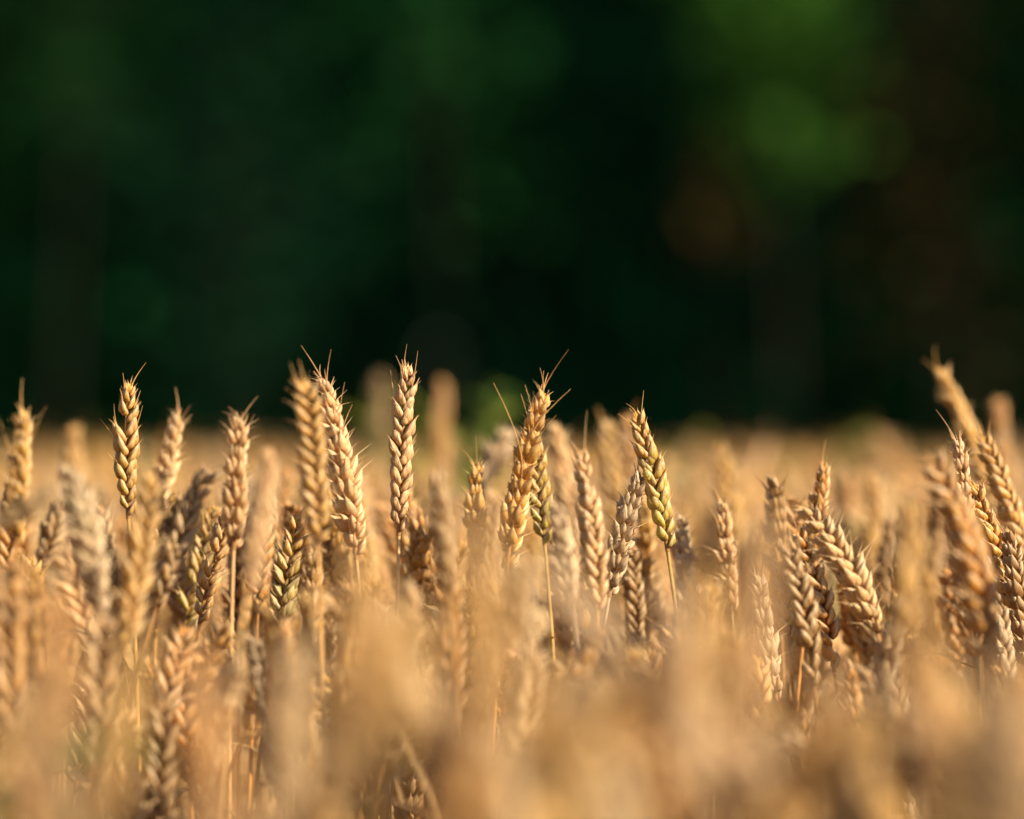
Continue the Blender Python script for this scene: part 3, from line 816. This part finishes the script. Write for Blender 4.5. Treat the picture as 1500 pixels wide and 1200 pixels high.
def tree(name, x, y, h, crown_r, low, colour, label, cat, group, seed, n_branch=26, per=90, size=.055, trunk_r=.11, fluff=.22):
    r = np.random.default_rng(seed)
    root = thing(name, (x, y, 0), label, cat, group)
    g = Geo()
    bend = r.uniform(-.06, .06, 2) * h
    tp = np.array([(0, 0, -.05), (bend[0] * .3, bend[1] * .3, h * .3), (bend[0], bend[1], h * .65), (bend[0] * .8, bend[1], h * .95)])
    T = bez(tp[0], tp[1], tp[2], tp[3], 14)
    rad = np.linspace(trunk_r, trunk_r * .12, 14); rad[0] *= 1.5; rad[1] *= 1.12
    v, q, fl = tube(T, rad, 10); g.add(v, q, fl)
    cs = []
    for i in range(n_branch):
        f = low / h + (1 - low / h) * (i + r.random()) / n_branch * .93
        k = min(12, int(f * 13)); p = T[k]
        az = i * 2.4 + r.uniform(-.4, .4)
        reach = crown_r * (1 - .55 * max(0, (f - .55) / .45)) * r.uniform(.55, 1.05)
        e = p + np.array([math.cos(az) * reach, math.sin(az) * reach, reach * r.uniform(.1, .6)])
        m = (p + e) / 2 + np.array([0, 0, reach * .15])
        B = bez(p, (p + m) / 2, m, e, 7)
        v, q, fl = tube(B, np.linspace(trunk_r * .3 * (1.1 - f), .006, 7), 5); g.add(v, q, fl)
        cs += [B[3], B[4], B[5], B[6], B[6] + r.normal(0, .15, 3) * crown_r * .5]
    obj('trunk', g.mesh('trunk', M_BARK), root)
    g = Geo()
    leaves(g, cs, per // 5, crown_r * fluff, size, colour, r)
    obj('crown', g.mesh('crown', M_LEAF), root)
    return root

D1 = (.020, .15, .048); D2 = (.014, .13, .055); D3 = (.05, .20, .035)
# in the picture: low branched shrubs at the wood's edge, trees close behind
edge = [(-1.75, 14.6, 3.4, .9, D3, 'dark leafy shrub of the wood edge at the left side of the picture'),
        (-0.85, 14.4, 3.6, .9, D1, 'dark green shrub of the wood edge above the crossing tall pair of ears'),
        (-0.05, 14.4, 3.8, .9, D2, 'blackish green shrub of the wood edge behind the middle of the picture'),
        (0.75, 14.3, 3.0, .8, D1, 'dark shrub of the wood edge under the reddish twigs')]
for i, (x, y, h, cr, c, lab) in enumerate(edge):
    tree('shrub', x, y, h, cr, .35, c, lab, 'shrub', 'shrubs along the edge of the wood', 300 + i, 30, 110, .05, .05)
tree('sapling', 0.70, 11.0, 2.5, .15, 1.6, (.07, .20, .028), 'bright green sapling catching the sun at the upper right', 'sapling', None, 400, 18, 55, .035, .009, .55)
tree('copper_shrub', 0.47, 11.0, 1.60, .05, 1.34, (.12, .07, .022), 'reddish brown leaved twigs glowing right of centre above the field', 'shrub', None, 401, 7, 8, .03, .004, .8)
tree('copper_shrub', 1.10, 11.4, 2.2, .20, 1.0, (.075, .052, .018), 'dull brown leaved bush at the far right of the picture', 'shrub', None, 402, 13, 26, .035, .006, .6)
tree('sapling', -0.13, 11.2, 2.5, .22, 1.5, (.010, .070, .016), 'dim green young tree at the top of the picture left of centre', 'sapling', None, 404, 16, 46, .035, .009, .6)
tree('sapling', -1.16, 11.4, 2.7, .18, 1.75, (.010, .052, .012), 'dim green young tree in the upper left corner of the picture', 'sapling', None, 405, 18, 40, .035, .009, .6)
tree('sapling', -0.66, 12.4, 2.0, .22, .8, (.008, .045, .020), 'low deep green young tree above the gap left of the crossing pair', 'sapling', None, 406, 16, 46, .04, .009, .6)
back = [(-3.4, 16.0), (-2.2, 15.4), (-1.1, 16.2), (.1, 15.6), (1.2, 16.0), (2.4, 15.2), (3.6, 16.2)]
bl = ['tree of the wood rising beyond the left edge shrub', 'tree of the wood rising behind the left shrub', 'tree of the wood behind the shrub above the crossing pair',
      'tree of the wood behind the middle shrub', 'tree of the wood behind the bright green sapling', 'tree of the wood behind the dull brown bush', 'tree of the wood rising beyond the right edge']
for i, (x, y) in enumerate(back):
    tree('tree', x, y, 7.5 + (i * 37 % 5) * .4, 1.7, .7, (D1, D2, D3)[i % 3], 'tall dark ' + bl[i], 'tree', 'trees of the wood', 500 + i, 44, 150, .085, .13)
# deeper wood, one dense mass
def deep_wood():
    r = np.random.default_rng(9)
    g = Geo()
    for i in range(46):
        x = r.uniform(-11, 13); y = r.uniform(18, 25)
        T = np.array([(x, y, 0), (x + .1, y, 3), (x, y + .1, 6), (x, y, 9)])
        v, q, fl = tube(T, [.18, .14, .1, .03], 7); g.add(v, q, fl, (.05, .04, .03))
        C = np.stack([x + r.normal(0, 1.1, 90), y + r.normal(0, .8, 90), r.uniform(.3, 9, 90)], 1)
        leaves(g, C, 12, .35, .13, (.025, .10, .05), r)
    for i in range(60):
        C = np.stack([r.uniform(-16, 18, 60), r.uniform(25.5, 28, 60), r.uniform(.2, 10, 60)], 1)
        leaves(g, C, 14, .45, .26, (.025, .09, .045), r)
    o = obj('woodland', g.mesh('woodland', M_LEAF)); tag(o, 'dark mass of the deeper wood beyond the field edge', 'woodland', None, 'stuff')
deep_wood()
# unseen trees added right of the picture to throw shade along the wood's edge
for i, (x, y) in enumerate([(4.7, 10.6), (6.3, 10.0), (9.2, 10.4), (4.2, 13.2)]):
    tree('tree', x, y, 9.4 + (i % 3), 1.5, .5, (D1, D2, D3)[i % 3], 'tall unseen tree added right of the field to shade the wood edge', 'tree', 'added shade trees out of view', 700 + i, 36, 105, .11, .14)
print('stalks', n_hero, 'fillers', len(F))
